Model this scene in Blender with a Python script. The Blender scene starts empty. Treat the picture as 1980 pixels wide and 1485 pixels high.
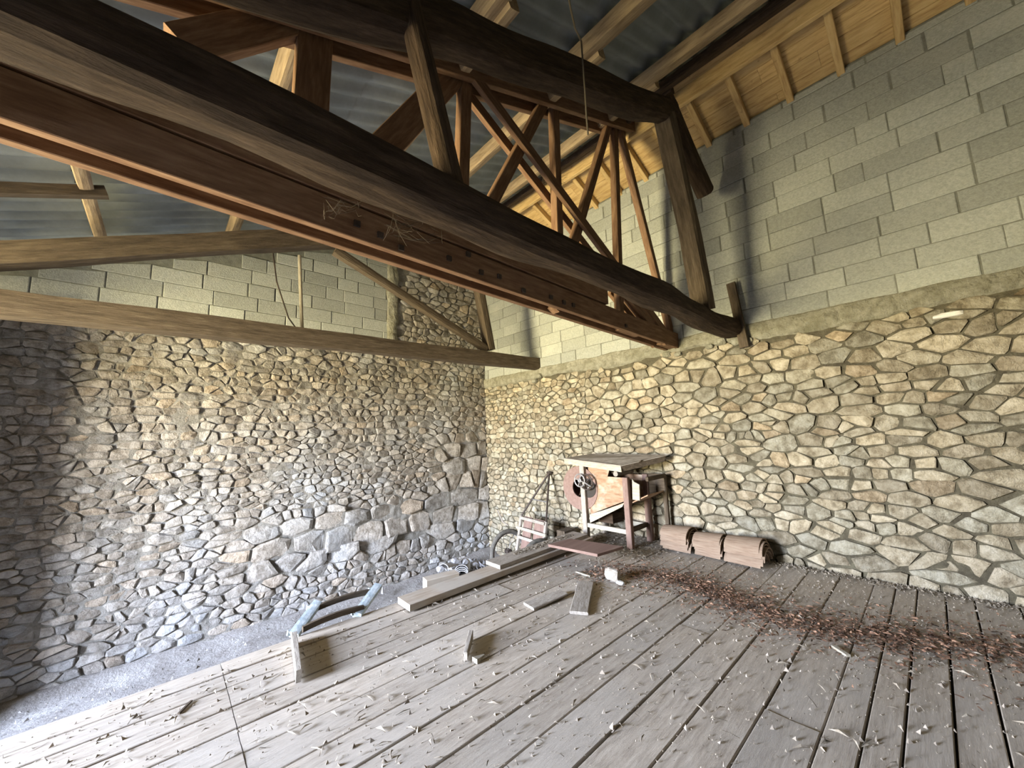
import bpy, math, random, bisect
import numpy as np
from mathutils import Vector, Matrix, noise as mnoise
random.seed(11)
R = random.random
def U(a, b): return a + (b - a) * R()
SC = bpy.context.scene
COL = SC.collection

# ------------------------------------------------------------------ camera
FPX, PITCH, ROLL, YAW = 737.2, 0.130455, -0.0384728, 0.82861
CAM = Vector((-5.0, -6.31, 1.47))
_cp, _sp, _cr, _sr = math.cos(PITCH), math.sin(PITCH), math.cos(ROLL), math.sin(ROLL)
FW = Vector((math.cos(YAW) * _cp, math.sin(YAW) * _cp, _sp))
_rt = Vector((math.sin(YAW), -math.cos(YAW), 0)); _up = _rt.cross(FW)
RT = _cr * _rt + _sr * _up; UP = -_sr * _rt + _cr * _up
cd = bpy.data.cameras.new('camera'); cam = bpy.data.objects.new('camera', cd); COL.objects.link(cam)
cd.sensor_fit = 'HORIZONTAL'; cd.sensor_width = 36.0; cd.lens = FPX / 1980 * 36; cd.clip_start = 0.02
M = Matrix.Identity(4)
for i in range(3):
    M[i][0] = RT[i]; M[i][1] = UP[i]; M[i][2] = -FW[i]; M[i][3] = CAM[i]
cam.matrix_world = M
SC.camera = cam
def ray(px, py): return FW + RT * ((px - 990) / FPX) - UP * ((py - 742.5) / FPX)
def at(px, py, ax, v):
    """point of the real plane x=v, y=v or z=v seen at that pixel of the photograph"""
    r = ray(px, py); i = 'xyz'.index(ax)
    return CAM + r * ((v - CAM[i]) / r[i])
def proj(p):
    d = Vector(p) - CAM; w = d.dot(FW)
    if w < 0.05: return None
    return (990 + FPX * d.dot(RT) / w, 742.5 - FPX * d.dot(UP) / w, w)
def seen(p, m=60):
    q = proj(p)
    return q is not None and -m < q[0] < 1980 + m and -m < q[1] < 1485 + m

# ------------------------------------------------------------------ light
DOOR_Y0, DOOR_Y1, DOOR_Z0, DOOR_Z1, WALL_X = -3.5, -1.45, -0.3, 2.9, -9.6
W = bpy.data.worlds.new('world'); SC.world = W; W.use_nodes = True
nt = W.node_tree; nt.nodes.clear()
wo = nt.nodes.new('ShaderNodeOutputWorld'); bg = nt.nodes.new('ShaderNodeBackground')
tc = nt.nodes.new('ShaderNodeTexCoord'); sx = nt.nodes.new('ShaderNodeSeparateXYZ')
rp = nt.nodes.new('ShaderNodeValToRGB'); mr = nt.nodes.new('ShaderNodeMapRange')
mr.inputs[1].default_value = -1; mr.inputs[2].default_value = 1
nt.links.new(tc.outputs['Generated'], sx.inputs[0]); nt.links.new(sx.outputs[2], mr.inputs[0])
nt.links.new(mr.outputs[0], rp.inputs[0]); nt.links.new(rp.outputs[0], bg.inputs[0])
e = rp.color_ramp.elements
e[0].position = 0.0; e[0].color = (0.50, 0.42, 0.23, 1)          # sunlit grass and yard below the horizon
e[1].position = 1.0; e[1].color = (0.34, 0.50, 0.86, 1)           # blue sky overhead
a = e.new(0.485); a.color = (0.62, 0.53, 0.31, 1)
a = e.new(0.52); a.color = (0.80, 0.84, 0.88, 1)                  # bright hazy sky near the horizon
a = e.new(0.62); a.color = (0.82, 0.94, 1.25, 1)
bg.inputs[1].default_value = 62.0
nt.links.new(bg.outputs[0], wo.inputs[0])
pl = bpy.data.lights.new('doorway_portal', 'AREA'); pl.shape = 'RECTANGLE'
pl.size = DOOR_Y1 - DOOR_Y0; pl.size_y = DOOR_Z1 - DOOR_Z0; pl.cycles.is_portal = True
po = bpy.data.objects.new('doorway_portal', pl); COL.objects.link(po)
po.location = (WALL_X - 0.52, (DOOR_Y0 + DOOR_Y1) / 2, (DOOR_Z0 + DOOR_Z1) / 2)
po.rotation_euler = (math.pi / 2, 0, -math.pi / 2)
SC.view_settings.view_transform = 'Standard'; SC.view_settings.look = 'None'
SC.view_settings.gamma = 1; SC.view_settings.use_curve_mapping = False
SC.view_settings.exposure = 1.6
SC.cycles.max_bounces = 8; SC.cycles.diffuse_bounces = 3

# ------------------------------------------------------------------ materials
def ramp(n, stops):
    r = n.new('ShaderNodeValToRGB'); el = r.color_ramp.elements
    el[0].position, el[0].color = stops[0][0], (*stops[0][1], 1)
    el[1].position, el[1].color = stops[-1][0], (*stops[-1][1], 1)
    for p, c in stops[1:-1]:
        k = el.new(p); k.color = (*c, 1)
    return r
def mat(name, stops, scale=6, detail=6, stretch=None, bump=0.4, bscale=60, bdist=0.01, rough=0.9, tone=0.0,
        coord='obj', metal=0.0, mottle=0.35, spec=0.2, hue=None, blot=None, tone_cols=None):
    m = bpy.data.materials.new(name); m.use_nodes = True; t = m.node_tree; n = t.nodes; L = t.links.new
    b = n['Principled BSDF']; b.inputs['Roughness'].default_value = rough; b.inputs['Metallic'].default_value = metal
    b.inputs['Specular IOR Level'].default_value = spec
    if coord == 'obj':
        c = n.new('ShaderNodeTexCoord').outputs['Object']
    else:
        an = n.new('ShaderNodeAttribute'); an.attribute_name = 'gc'; c = an.outputs['Vector']
    mp = n.new('ShaderNodeMapping'); L(c, mp.inputs[0])
    if stretch: mp.inputs['Scale'].default_value = stretch
    n1 = n.new('ShaderNodeTexNoise'); n1.inputs['Scale'].default_value = scale; n1.inputs['Detail'].default_value = detail
    n1.inputs['Roughness'].default_value = 0.65
    L(mp.outputs[0], n1.inputs['Vector'])
    r = ramp(n, stops); L(n1.outputs[0], r.inputs[0]); out = r.outputs[0]
    if blot:                                   # (scale, colour, threshold, amount): stains of their own shape
        nb = n.new('ShaderNodeTexNoise'); nb.inputs['Scale'].default_value = blot[0]; nb.inputs['Detail'].default_value = 5
        L(c, nb.inputs['Vector'])
        rb = ramp(n, [(blot[2] - 0.08, (0, 0, 0)), (blot[2] + 0.08, (blot[3],) * 3)]); L(nb.outputs[0], rb.inputs[0])
        mx = n.new('ShaderNodeMix'); mx.data_type = 'RGBA'; L(rb.outputs[0], mx.inputs[0]); L(out, mx.inputs[6])
        mx.inputs[7].default_value = (*blot[1], 1); out = mx.outputs[2]
    if tone_cols:
        at_ = n.new('ShaderNodeAttribute'); at_.attribute_name = 'hue'
        rt_ = ramp(n, tone_cols); rt_.color_ramp.interpolation = 'LINEAR'; L(at_.outputs['Fac'], rt_.inputs[0])
        mx = n.new('ShaderNodeMix'); mx.data_type = 'RGBA'; mx.blend_type = 'MULTIPLY'; mx.inputs[0].default_value = 1
        L(out, mx.inputs[6]); L(rt_.outputs[0], mx.inputs[7]); out = mx.outputs[2]
    if tone:
        at2 = n.new('ShaderNodeAttribute'); at2.attribute_name = 'tone'
        mr = n.new('ShaderNodeMapRange'); mr.inputs[3].default_value = 1 - tone; mr.inputs[4].default_value = 1 + tone
        L(at2.outputs['Fac'], mr.inputs[0])
        hs = n.new('ShaderNodeHueSaturation'); L(mr.outputs[0], hs.inputs['Value']); L(out, hs.inputs['Color']); out = hs.outputs[0]
    L(out, b.inputs['Base Color'])
    n2 = n.new('ShaderNodeTexNoise'); n2.inputs['Scale'].default_value = bscale; n2.inputs['Detail'].default_value = 8
    n2.inputs['Roughness'].default_value = 0.7
    L(mp.outputs[0], n2.inputs['Vector'])
    bp = n.new('ShaderNodeBump'); bp.inputs['Strength'].default_value = bump; bp.inputs['Distance'].default_value = bdist
    L(n2.outputs[0], bp.inputs['Height']); L(bp.outputs[0], b.inputs['Normal'])
    return m
def g(*c): return tuple(c)
M_STONE_R = mat('rubble_stone_ochre', [(0.36, g(0.259, 0.218, 0.152)), (0.5, g(0.432, 0.38, 0.285)), (0.64, g(0.576, 0.522, 0.418))], 11, bump=1, bscale=13, bdist=.06,
                tone=.28, tone_cols=[(0, g(1, .96, .88)), (.5, g(1, .98, .93)), (.65, g(.88, .9, .88)), (.85, g(.9, .94, .95)), (1, g(1.05, .93, .8))])
M_STONE_L = mat('rubble_stone_grey', [(0.36, g(0.228, 0.198, 0.16)), (0.5, g(0.37, 0.331, 0.285)), (0.64, g(0.494, 0.451, 0.401))], 12, bump=1.0, bscale=15, bdist=.07,
                tone=.24, tone_cols=[(0, g(1, .97, .92)), (.5, g(1, 1, .98)), (.8, g(.92, .96, 1)), (1, g(1.05, .95, .82))], blot=(.8, g(.60, .61, .62), .56, .5))
M_DIMWALL = mat('bounce_dimming_rubble', [(0.35, g(.09, .08, .065)), (0.65, g(.17, .15, .12))], 5, bump=1, bscale=12, bdist=.04)  # near wall colour, darkened to cut bounce light on camera-facing timbers
M_MORTAR_R = mat('lime_mortar_ochre', [(0.35, g(0.0806, 0.0682, 0.0465)), (0.65, g(0.167, 0.149, 0.0992))], 9, bump=1, bscale=30, bdist=.03)
M_MORTAR_L = mat('lime_mortar_grey', [(0.35, g(0.192, 0.176, 0.148)), (0.65, g(0.336, 0.32, 0.284))], 9, bump=1, bscale=30, bdist=.035)
M_BAND = mat('mortar_band', [(0.35, g(.30, .285, .21)), (0.65, g(.50, .48, .385))], 14, bump=1, bscale=30, bdist=.05, blot=(3, g(.24, .23, .15), .60, .6))
M_BLOCK = mat('concrete_block', [(0.38, g(.34, .355, .32)), (0.62, g(.43, .445, .405))], 45, bump=.9, bscale=70, bdist=.012, tone=.17, blot=(1.6, g(.52, .52, .46), .63, .5))
M_BLOCKJ = mat('block_mortar', [(0.3, g(.13, .13, .11)), (0.7, g(.24, .245, .21))], 12, bump=.7, bscale=60, bdist=.01)
WS = (1.2, 9, 9)
M_FLOOR = mat('floorboard', [(0.28, g(0.296, 0.248, 0.19)), (0.5, g(0.444, 0.38, 0.301)), (0.75, g(0.57, 0.507, 0.412))], 5, coord='gc', stretch=WS, bump=.35, bscale=9, bdist=.008, tone=.13, rough=.75, spec=.3,
              blot=(1.1, g(.47, .425, .36), .52, .6))
M_OLD = mat('old_timber', [(0.3, g(0.0356, 0.0227, 0.0142)), (0.55, g(0.081, 0.0531, 0.0337)), (0.8, g(0.162, 0.113, 0.0778))], 4, coord='gc', stretch=WS, bump=1, bscale=6, bdist=.03, tone=.15)
M_OLD2 = mat('weathered_timber', [(0.3, g(0.0612, 0.0459, 0.0306)), (0.55, g(0.117, 0.0886, 0.0612)), (0.8, g(0.19, 0.153, 0.104))], 4, coord='gc', stretch=WS, bump=.8, bscale=7, bdist=.02, tone=.15)
M_TRUSS = mat('truss_softwood', [(0.3, g(0.11, 0.0583, 0.0324)), (0.5, g(0.182, 0.104, 0.0583)), (0.75, g(0.272, 0.175, 0.104))], 4, coord='gc', stretch=WS, bump=.3, bscale=9, bdist=.006, tone=.12, rough=.7)
M_DUSTY = mat('dusty_plank', [(0.3, g(.31, .25, .185)), (0.55, g(.43, .36, .28)), (0.75, g(.52, .45, .36))], 4, coord='gc', stretch=WS, bump=.3, bscale=9, bdist=.006, tone=.1, blot=(3, g(.46, .42, .36), .55, .7))
M_PINE = mat('pine', [(0.28, g(.36, .22, .09)), (0.5, g(.58, .40, .18)), (0.75, g(.70, .52, .27))], 3.5, coord='gc', stretch=WS, bump=.25, bscale=9, bdist=.005, tone=.12, rough=.65, blot=(11, g(.16, .08, .03), .73, .8))
M_PURLIN = mat('purlin_wood', [(0.3, g(0.19, 0.133, 0.0808)), (0.5, g(0.314, 0.233, 0.142)), (0.75, g(0.456, 0.351, 0.218))], 3.5, coord='gc', stretch=WS, bump=.4, bscale=9, bdist=.008, tone=.15)
M_SHEET = mat('fibre_cement', [(0.3, g(0.153, 0.167, 0.162)), (0.6, g(0.225, 0.248, 0.243)), (0.8, g(0.288, 0.31, 0.306))], 2.5, bump=.3, bscale=50, bdist=.004, tone=.08, stretch=(1, 1, 1))
M_DIRT = mat('packed_earth', [(0.3, g(.20, .18, .16)), (0.5, g(.30, .28, .255)), (0.75, g(.40, .38, .35))], 4, bump=1, bscale=25, bdist=.03)
M_DARK = mat('dark_void', [(0, g(.04, .035, .03)), (1, g(.06, .05, .04))], 5)
M_LEAF = mat('dead_leaf', [(0.3, g(.16, .085, .055)), (0.7, g(.36, .22, .14))], 30, tone=.9, bump=.1)
M_CLOD = mat('brown_clod', [(0.3, g(.20, .165, .125)), (0.7, g(.36, .31, .25))], 30, tone=.4, bump=.2)
M_CRUMB = mat('pale_crumb', [(0.3, g(0.192, 0.16, 0.116)), (0.7, g(0.336, 0.288, 0.224))], 30, tone=.35, bump=.2)
M_RED = mat('red_brown_paint', [(0.3, g(0.18, 0.113, 0.0884)), (0.6, g(0.243, 0.162, 0.13)), (0.8, g(0.297, 0.23, 0.191))], 5, coord='gc', stretch=(2, 5, 5), bump=.2, bscale=20, bdist=.004, tone=.1)
M_PANEL = mat('worn_wood_panel', [(0.3, g(0.221, 0.123, 0.0697)), (0.5, g(0.328, 0.205, 0.123)), (0.8, g(0.426, 0.312, 0.213))], 5, coord='gc', stretch=(1.5, 6, 6), bump=.3, bscale=9, bdist=.005, tone=.1,
              blot=(6, g(.52, .44, .34), .58, .6))
M_PALE = mat('dusty_pale_wood', [(0.3, g(0.285, 0.247, 0.18)), (0.7, g(0.45, 0.413, 0.33))], 6, coord='gc', stretch=(2, 8, 8), bump=.4, bscale=9, bdist=.006, tone=.1)
M_GREYW = mat('grey_worn_wood', [(0.3, g(.22, .19, .15)), (0.55, g(.34, .30, .25)), (0.8, g(.46, .42, .36))], 5, coord='gc', stretch=(2, 8, 8), bump=.6, bscale=9, bdist=.01, tone=.12)
M_IRON = mat('rusty_iron', [(0.3, g(.035, .03, .028)), (0.7, g(.10, .075, .06))], 20, bump=.3, bscale=80, bdist=.003, rough=.6, metal=.4)
M_STEEL = mat('grey_iron', [(0.3, g(.22, .21, .20)), (0.7, g(.38, .36, .34))], 20, bump=.2, bscale=80, bdist=.003, rough=.5, metal=.6)
M_RUBBER = mat('old_rubber', [(0.3, g(.07, .065, .055)), (0.7, g(.17, .155, .13))], 15, bump=.3, bscale=60, bdist=.004)
M_BLUEP = mat('flaking_blue_white_paint', [(0.35, g(.30, .37, .40)), (0.55, g(.50, .56, .58)), (0.7, g(.66, .69, .68))], 18, bump=.6, bscale=50, bdist=.005)
M_TILE = mat('clay_roof_tile', [(0.3, g(0.18, 0.116, 0.0762)), (0.5, g(0.272, 0.194, 0.136)), (0.75, g(0.336, 0.265, 0.188))], 9, coord='gc', stretch=(.6, 6, 6), bump=.5, bscale=10, bdist=.006, tone=.15)
M_TILEG = mat('dusty_roof_tile', [(0.3, g(.34, .33, .33)), (0.7, g(.52, .51, .50))], 9, bump=.6, bscale=40, bdist=.006, tone=.15)
M_WEB = mat('cobweb', [(0, g(0.084, 0.07, 0.0525)), (1, g(0.126, 0.105, 0.077))], 9, bump=0)
M_WHITE = mat('chalky_white', [(0.3, g(.62, .60, .55)), (0.7, g(.78, .76, .70))], 9, bump=.5, bscale=40)

# ------------------------------------------------------------------ mesh helpers
class MB:
    def __init__(s): s.v = []; s.f = []; s.t = []; s.h = []; s.g = []
    def add(s, vs, fs, tone=.5, hue=.3, gc=None):
        k = len(s.v); s.v += [tuple(v) for v in vs]
        s.f += [tuple(i + k for i in f) for f in fs]
        s.t += [tone] * len(vs); s.h += [hue] * len(vs)
        s.g += [tuple(c) for c in (gc if gc is not None else vs)]
    def build(s, name, m, parent=None, base=None, smooth=False):
        me = bpy.data.meshes.new(name)
        o = Vector((0, 0, 0)) if base is None else Vector(base)
        if parent is not None: o = Vector(parent['_base'])
        vs = [(v[0] - o[0], v[1] - o[1], v[2] - o[2]) for v in s.v] if o.length else s.v
        me.from_pydata(vs, [], s.f)
        me.attributes.new('tone', 'FLOAT', 'POINT').data.foreach_set('value', s.t)
        me.attributes.new('hue', 'FLOAT', 'POINT').data.foreach_set('value', s.h)
        me.attributes.new('gc', 'FLOAT_VECTOR', 'POINT').data.foreach_set('vector', [c for v in s.g for c in v])
        if smooth: me.polygons.foreach_set('use_smooth', [True] * len(me.polygons))
        me.materials.append(m)
        ob = bpy.data.objects.new(name, me); COL.objects.link(ob)
        if parent is not None: ob.parent = parent
        else: ob.location = o
        ob['_base'] = tuple(o)
        return ob
def hexa(mb, c8, tone=None, hue=.3, gc=None):
    """box from 8 corners: bottom 4 (ccw), top 4"""
    mb.add(c8, [(3, 2, 1, 0), (4, 5, 6, 7), (0, 1, 5, 4), (1, 2, 6, 5), (2, 3, 7, 6), (3, 0, 4, 7)], R() if tone is None else tone, hue, gc)
def box(mb, lo, hi, tone=None, long=None):
    x0, y0, z0 = lo; x1, y1, z1 = hi
    c = [(x0, y0, z0), (x1, y0, z0), (x1, y1, z0), (x0, y1, z0), (x0, y0, z1), (x1, y0, z1), (x1, y1, z1), (x0, y1, z1)]
    d = [x1 - x0, y1 - y0, z1 - z0]; i = d.index(max(d)) if long is None else long
    off = (U(0, 50), U(0, 9), U(0, 9)); p = [i] + [k for k in range(3) if k != i]
    hexa(mb, c, tone, gc=[tuple(v[p[k]] + off[k] for k in range(3)) for v in c])
def frame(a, b, hint):
    X = (b - a).normalized(); Y = hint - X * hint.dot(X)
    Y.normalize(); return X, Y, X.cross(Y)
def timber(mb, a, b, w, h, hint=(0, 0, 1), seg=1, jit=0.0, round_=0.08, tone=None, bow=0.0, ends=(1, 1), freq=1.3):
    """timber from a to b: w across, h along hint; with jit > 0 rough hewn"""
    a, b = Vector(a), Vector(b); X, Y, Z = frame(a, b, Vector(hint)); L = (b - a).length
    base = []
    if jit > 0 or round_ > .3:
        n = 16
        for i in range(n):
            t = 2 * math.pi * i / n; p = 2.0 if round_ > .7 else (9 if round_ <= .12 else 5 - round_ * 5)
            c, s_ = math.cos(t), math.sin(t)
            r = (abs(c) ** p + abs(s_) ** p) ** (-1 / p)
            base.append((c * r * w / 2, s_ * r * h / 2))
    else:
        c = round_ * min(w, h)
        for sx_, sy_ in ((1, 1), (-1, 1), (-1, -1), (1, -1)):
            q = [(sx_ * (w / 2 - c), sy_ * h / 2), (sx_ * w / 2, sy_ * (h / 2 - c))]
            if sx_ * sy_ > 0: q.reverse()
            base += q
    n = len(base); so = Vector((U(0, 99), U(0, 99), U(0, 99))); vs = []; gc = []; off = (U(0, 50), U(0, 9), U(0, 9))
    for k in range(seg + 1):
        f = k / seg; cen = a + X * (L * f) + Y * (bow * 4 * f * (1 - f))
        tp = ends[0] * (1 - f) + ends[1] * f
        if jit:
            cen = cen + Z * (mnoise.noise(so + Vector((f * L * .7, 0, 0))) * jit * .8) + Y * (mnoise.noise(so + Vector((f * L * .7, 7, 0))) * jit * .8)
        for (u, v) in base:
            s_ = tp
            if jit: s_ = tp * (1 + jit / max(w, h) * 2.2 * mnoise.noise(so + Vector((f * L * freq, u * 7, v * 7))))
            vs.append(cen + Z * (u * s_) + Y * (v * s_)); gc.append((L * f + off[0], u + off[1], v + off[2]))
    fs = []
    for k in range(seg):
        for i in range(n):
            j = (i + 1) % n
            fs.append((k * n + i, k * n + j, (k + 1) * n + j, (k + 1) * n + i))
    fs.append(tuple(range(n - 1, -1, -1))); fs.append(tuple(seg * n + i for i in range(n)))
    fs = [tuple(reversed(f)) for f in fs]
    mb.add(vs, fs, R() if tone is None else tone, .3, gc)
def tube(mb, pts, r, n=8, tone=.5, closed=False):
    pts = [Vector(p) for p in pts]; m = len(pts); vs = []; gc = []; d = 0
    for i, p in enumerate(pts):
        if closed: T = pts[(i + 1) % m] - pts[i - 1]
        else: T = pts[min(i + 1, m - 1)] - pts[max(i - 1, 0)]
        T.normalize()
        ref = Vector((0, 0, 1)) if abs(T.z) < .9 else Vector((1, 0, 0))
        if i and not closed or (closed and i):
            ref = prev
        A = ref - T * ref.dot(T); A.normalize(); B = T.cross(A); prev = A
        if i: d += (p - pts[i - 1]).length
        for k in range(n):
            t = 2 * math.pi * k / n; vs.append(p + (A * math.cos(t) + B * math.sin(t)) * r); gc.append((d, t * r, 0))
    fs = []
    for i in range(m if closed else m - 1):
        i2 = (i + 1) % m
        for k in range(n):
            k2 = (k + 1) % n; fs.append((i * n + k, i * n + k2, i2 * n + k2, i2 * n + k))
    if not closed: fs += [tuple(range(n - 1, -1, -1)), tuple((m - 1) * n + k for k in range(n))]
    mb.add(vs, fs, tone, .3, gc)
def prism(mb, poly, d, tone=.5, long=0):
    """polygon (3d points) extruded by vector d"""
    P = [Vector(p) for p in poly]; d = Vector(d); n = len(P)
    vs = P + [p + d for p in P]; off = U(0, 20)
    ex = (P[1] - P[0]).normalized()
    gc = [(v.dot(ex) + off, v.dot(Vector((0, 0, 1))), v.dot(d.normalized())) for v in vs]
    if long == 1: gc = [(c[1] + off, c[0], c[2]) for c in gc]
    fs = [tuple(range(n - 1, -1, -1)), tuple(range(n, 2 * n))] + [(i, (i + 1) % n, n + (i + 1) % n, n + i) for i in range(n)]
    mb.add(vs, fs, tone, .3, gc)
def thing(name, label, cat, base, group=None):
    o = bpy.data.objects.new(name, None); COL.objects.link(o); o.location = base; o['_base'] = tuple(base)
    o.empty_display_size = .1
    return tag(o, label, cat, group)
def tag(o, label, cat, group=None):
    o['label'] = label; o['category'] = cat
    if group: o['group'] = group
    return o
def struct(o): o['kind'] = 'structure'; return o

# ------------------------------------------------------------------ setting: shells
RZ0, RX0, RS = 5.56, -0.65, 0.38
def roof_z(x):
    if x > RX0: return RZ0 - 0.45 * (x - RX0)
    return RZ0 + RS * (x - RX0) if x > -7 else RZ0 + RS * (-7 - RX0) + .08 * (x + 7)
def shell(name, pts, d, m):
    mb = MB(); prism(mb, pts, d); return struct(mb.build(name, m))
ZG = -0.95; YB = -12.0
wall_left = shell('wall_left', [(-10.1, 0.02, -1.3), (0.5, 0.02, -1.3), (0.5, 0.02, roof_z(0.3)), (RX0, 0.02, RZ0), (-7, 0.02, roof_z(-7)), (-10.1, 0.02, roof_z(-10.1))], (0, .5, 0), M_MORTAR_L)
wall_right = shell('wall_right', [(0.02, 0.5, -1.3), (0.02, YB - .5, -1.3), (0.02, YB - .5, 5.13), (0.02, 0.5, 5.13)], (.5, 0, 0), M_MORTAR_R)
wall_near = shell('wall_near', [(-10.1, YB, -1.3), (0.5, YB, -1.3), (0.5, YB, roof_z(0.3)), (RX0, YB, RZ0), (-7, YB, roof_z(-7)), (-10.1, YB, roof_z(-10.1))], (0, -.4, 0), M_DIMWALL)
mb = MB(); H = roof_z(WALL_X) + .02
box(mb, (WALL_X - .5, DOOR_Y1, -1.3), (WALL_X, 0.1, H)); box(mb, (WALL_X - .5, YB, -1.3), (WALL_X, DOOR_Y0, H))
box(mb, (WALL_X - .5, DOOR_Y0, -1.3), (WALL_X, DOOR_Y1, DOOR_Z0)); box(mb, (WALL_X - .5, DOOR_Y0, DOOR_Z1), (WALL_X, DOOR_Y1, H))
struct(mb.build('wall_entrance', M_MORTAR_L))
mb = MB(); box(mb, (-6.85, -.62, -1.3), (-6.55, 0.05, 3.05)); struct(mb.build('light_blocker', M_MORTAR_L))  # unseen stub added to block door light from the gable wall's left end
# earth strip between deck and gable wall
mb = MB(); nx, ny = 80, 24; vs = []
for j in range(ny + 1):
    for i in range(nx + 1):
        x = -9.65 + 9.7 * i / nx; y = 0.05 - 3.4 * j / ny
        z = ZG + .05 * mnoise.noise(Vector((x * 1.3, y * 1.3, 0))) + .02 * mnoise.noise(Vector((x * 6, y * 6, 3)))
        z += .10 * math.exp(-((y + .0) / .16) ** 2) + .14 * math.exp(-((x + .2) ** 2 + (y + .1) ** 2) / .35)
        vs.append((x, y, z))
fs = [(j * (nx + 1) + i, (j + 1) * (nx + 1) + i, (j + 1) * (nx + 1) + i + 1, j * (nx + 1) + i + 1) for j in range(ny) for i in range(nx)]
mb.add(vs, fs); ground = struct(mb.build('ground', M_DIRT, smooth=True))

# ------------------------------------------------------------------ stonework
def voronoi(seeds, bounds, cell=0.4):
    """clipped Voronoi cells of 2-D seeds"""
    x0, z0, x1, z1 = bounds; grid = {}
    for i, (x, z) in enumerate(seeds): grid.setdefault((int(x // cell), int(z // cell)), []).append(i)
    out = []
    for i, (x, z) in enumerate(seeds):
        gx, gz = int(x // cell), int(z // cell); nb = []
        for dx in (-2, -1, 0, 1, 2):
            for dz in (-1, 0, 1): nb += grid.get((gx + dx, gz + dz), [])
        nb = sorted((((seeds[j][0] - x) ** 2 + (seeds[j][1] - z) ** 2, j) for j in nb if j != i))[:26]
        P = [(max(x0, x - .6), max(z0, z - .35)), (min(x1, x + .6), max(z0, z - .35)), (min(x1, x + .6), min(z1, z + .35)), (max(x0, x - .6), min(z1, z + .35))]
        for d2, j in nb:
            sx_, sz_ = seeds[j]; mx, mz = (x + sx_) / 2, (z + sz_) / 2; nx_, nz_ = sx_ - x, sz_ - z
            Q = []; m = len(P)
            for k in range(m):
                a, b = P[k], P[(k + 1) % m]
                da = (a[0] - mx) * nx_ + (a[1] - mz) * nz_; db = (b[0] - mx) * nx_ + (b[1] - mz) * nz_
                if da <= 0: Q.append(a)
                if (da < 0) != (db < 0) and abs(da - db) > 1e-12:
                    t = da / (da - db); Q.append((a[0] + (b[0] - a[0]) * t, a[1] + (b[1] - a[1]) * t))
            P = Q
            if len(P) < 3: break
        out.append(P if len(P) >= 3 else None)
    return out
def shrink(P, gap, jit, corner=.17):
    m = len(P)
    A = .5 * sum(P[k][0] * P[(k + 1) % m][1] - P[(k + 1) % m][0] * P[k][1] for k in range(m))
    if abs(A) < .0006: return None
    cx = sum(p[0] for p in P) / m; cz = sum(p[1] for p in P) / m
    # drop very short edges
    Q = []
    for k in range(m):
        a, b = P[k - 1], P[k]
        if math.hypot(a[0] - b[0], a[1] - b[1]) > .018: Q.append(b)
    if len(Q) < 3: return None
    P = Q; m = len(P); out = []
    for k in range(m):
        a, b, c = P[k - 1], P[k], P[(k + 1) % m]
        if m <= 6 and R() < .55:
            t = U(corner * .5, corner * 1.2)
            out.append((b[0] + (a[0] - b[0]) * t, b[1] + (a[1] - b[1]) * t)); out.append((b[0] + (c[0] - b[0]) * t, b[1] + (c[1] - b[1]) * t))
        else: out.append(((a[0] + c[0]) * .09 + b[0] * .82, (a[1] + c[1]) * .09 + b[1] * .82))
    res = []
    for (x, z) in out:
        d = math.hypot(x - cx, z - cz)
        if d < gap * 1.6: return None
        k = (d - gap) / d
        res.append((cx + (x - cx) * k + U(-jit, jit), cz + (z - cz) * k + U(-jit, jit)))
    return res, (cx, cz), abs(A)
def stone(mb, P, c, T, proud, bulge, rough, tone, hue):
    """T maps (u, z, n) to world; n points into the room"""
    m = len(P); vs = []
    tilt = (U(-1, 1) * rough, U(-1, 1) * rough)
    def n_at(u, z, b): return b + (u - c[0]) * tilt[0] + (z - c[1]) * tilt[1]
    for (u, z) in P: vs.append(T(u, z, -.04))
    for (u, z) in P: vs.append(T(u, z, max(.002, n_at(u, z, proud * .72) + U(-.25, .25) * proud)))
    q = U(.72, .9)
    for (u, z) in P:
        u2, z2 = c[0] + (u - c[0]) * q, c[1] + (z - c[1]) * q
        vs.append(T(u2, z2, max(.004, n_at(u2, z2, proud + bulge * .4) + U(-.3, .3) * bulge)))
    fs = []
    for k in range(m):
        k2 = (k + 1) % m
        fs.append((k, k2, m + k2, m + k)); fs.append((m + k, m + k2, 2 * m + k2, 2 * m + k))
    if m >= 7:
        vs.append(T(c[0] + U(-.01, .01), c[1] + U(-.01, .01), max(.004, n_at(c[0], c[1], proud + bulge))))
        for k in range(m): fs.append((2 * m + k, 2 * m + (k + 1) % m, 3 * m))
    else: fs.append(tuple(2 * m + k for k in range(m)))
    mb.add(vs, fs, tone, hue)
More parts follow.
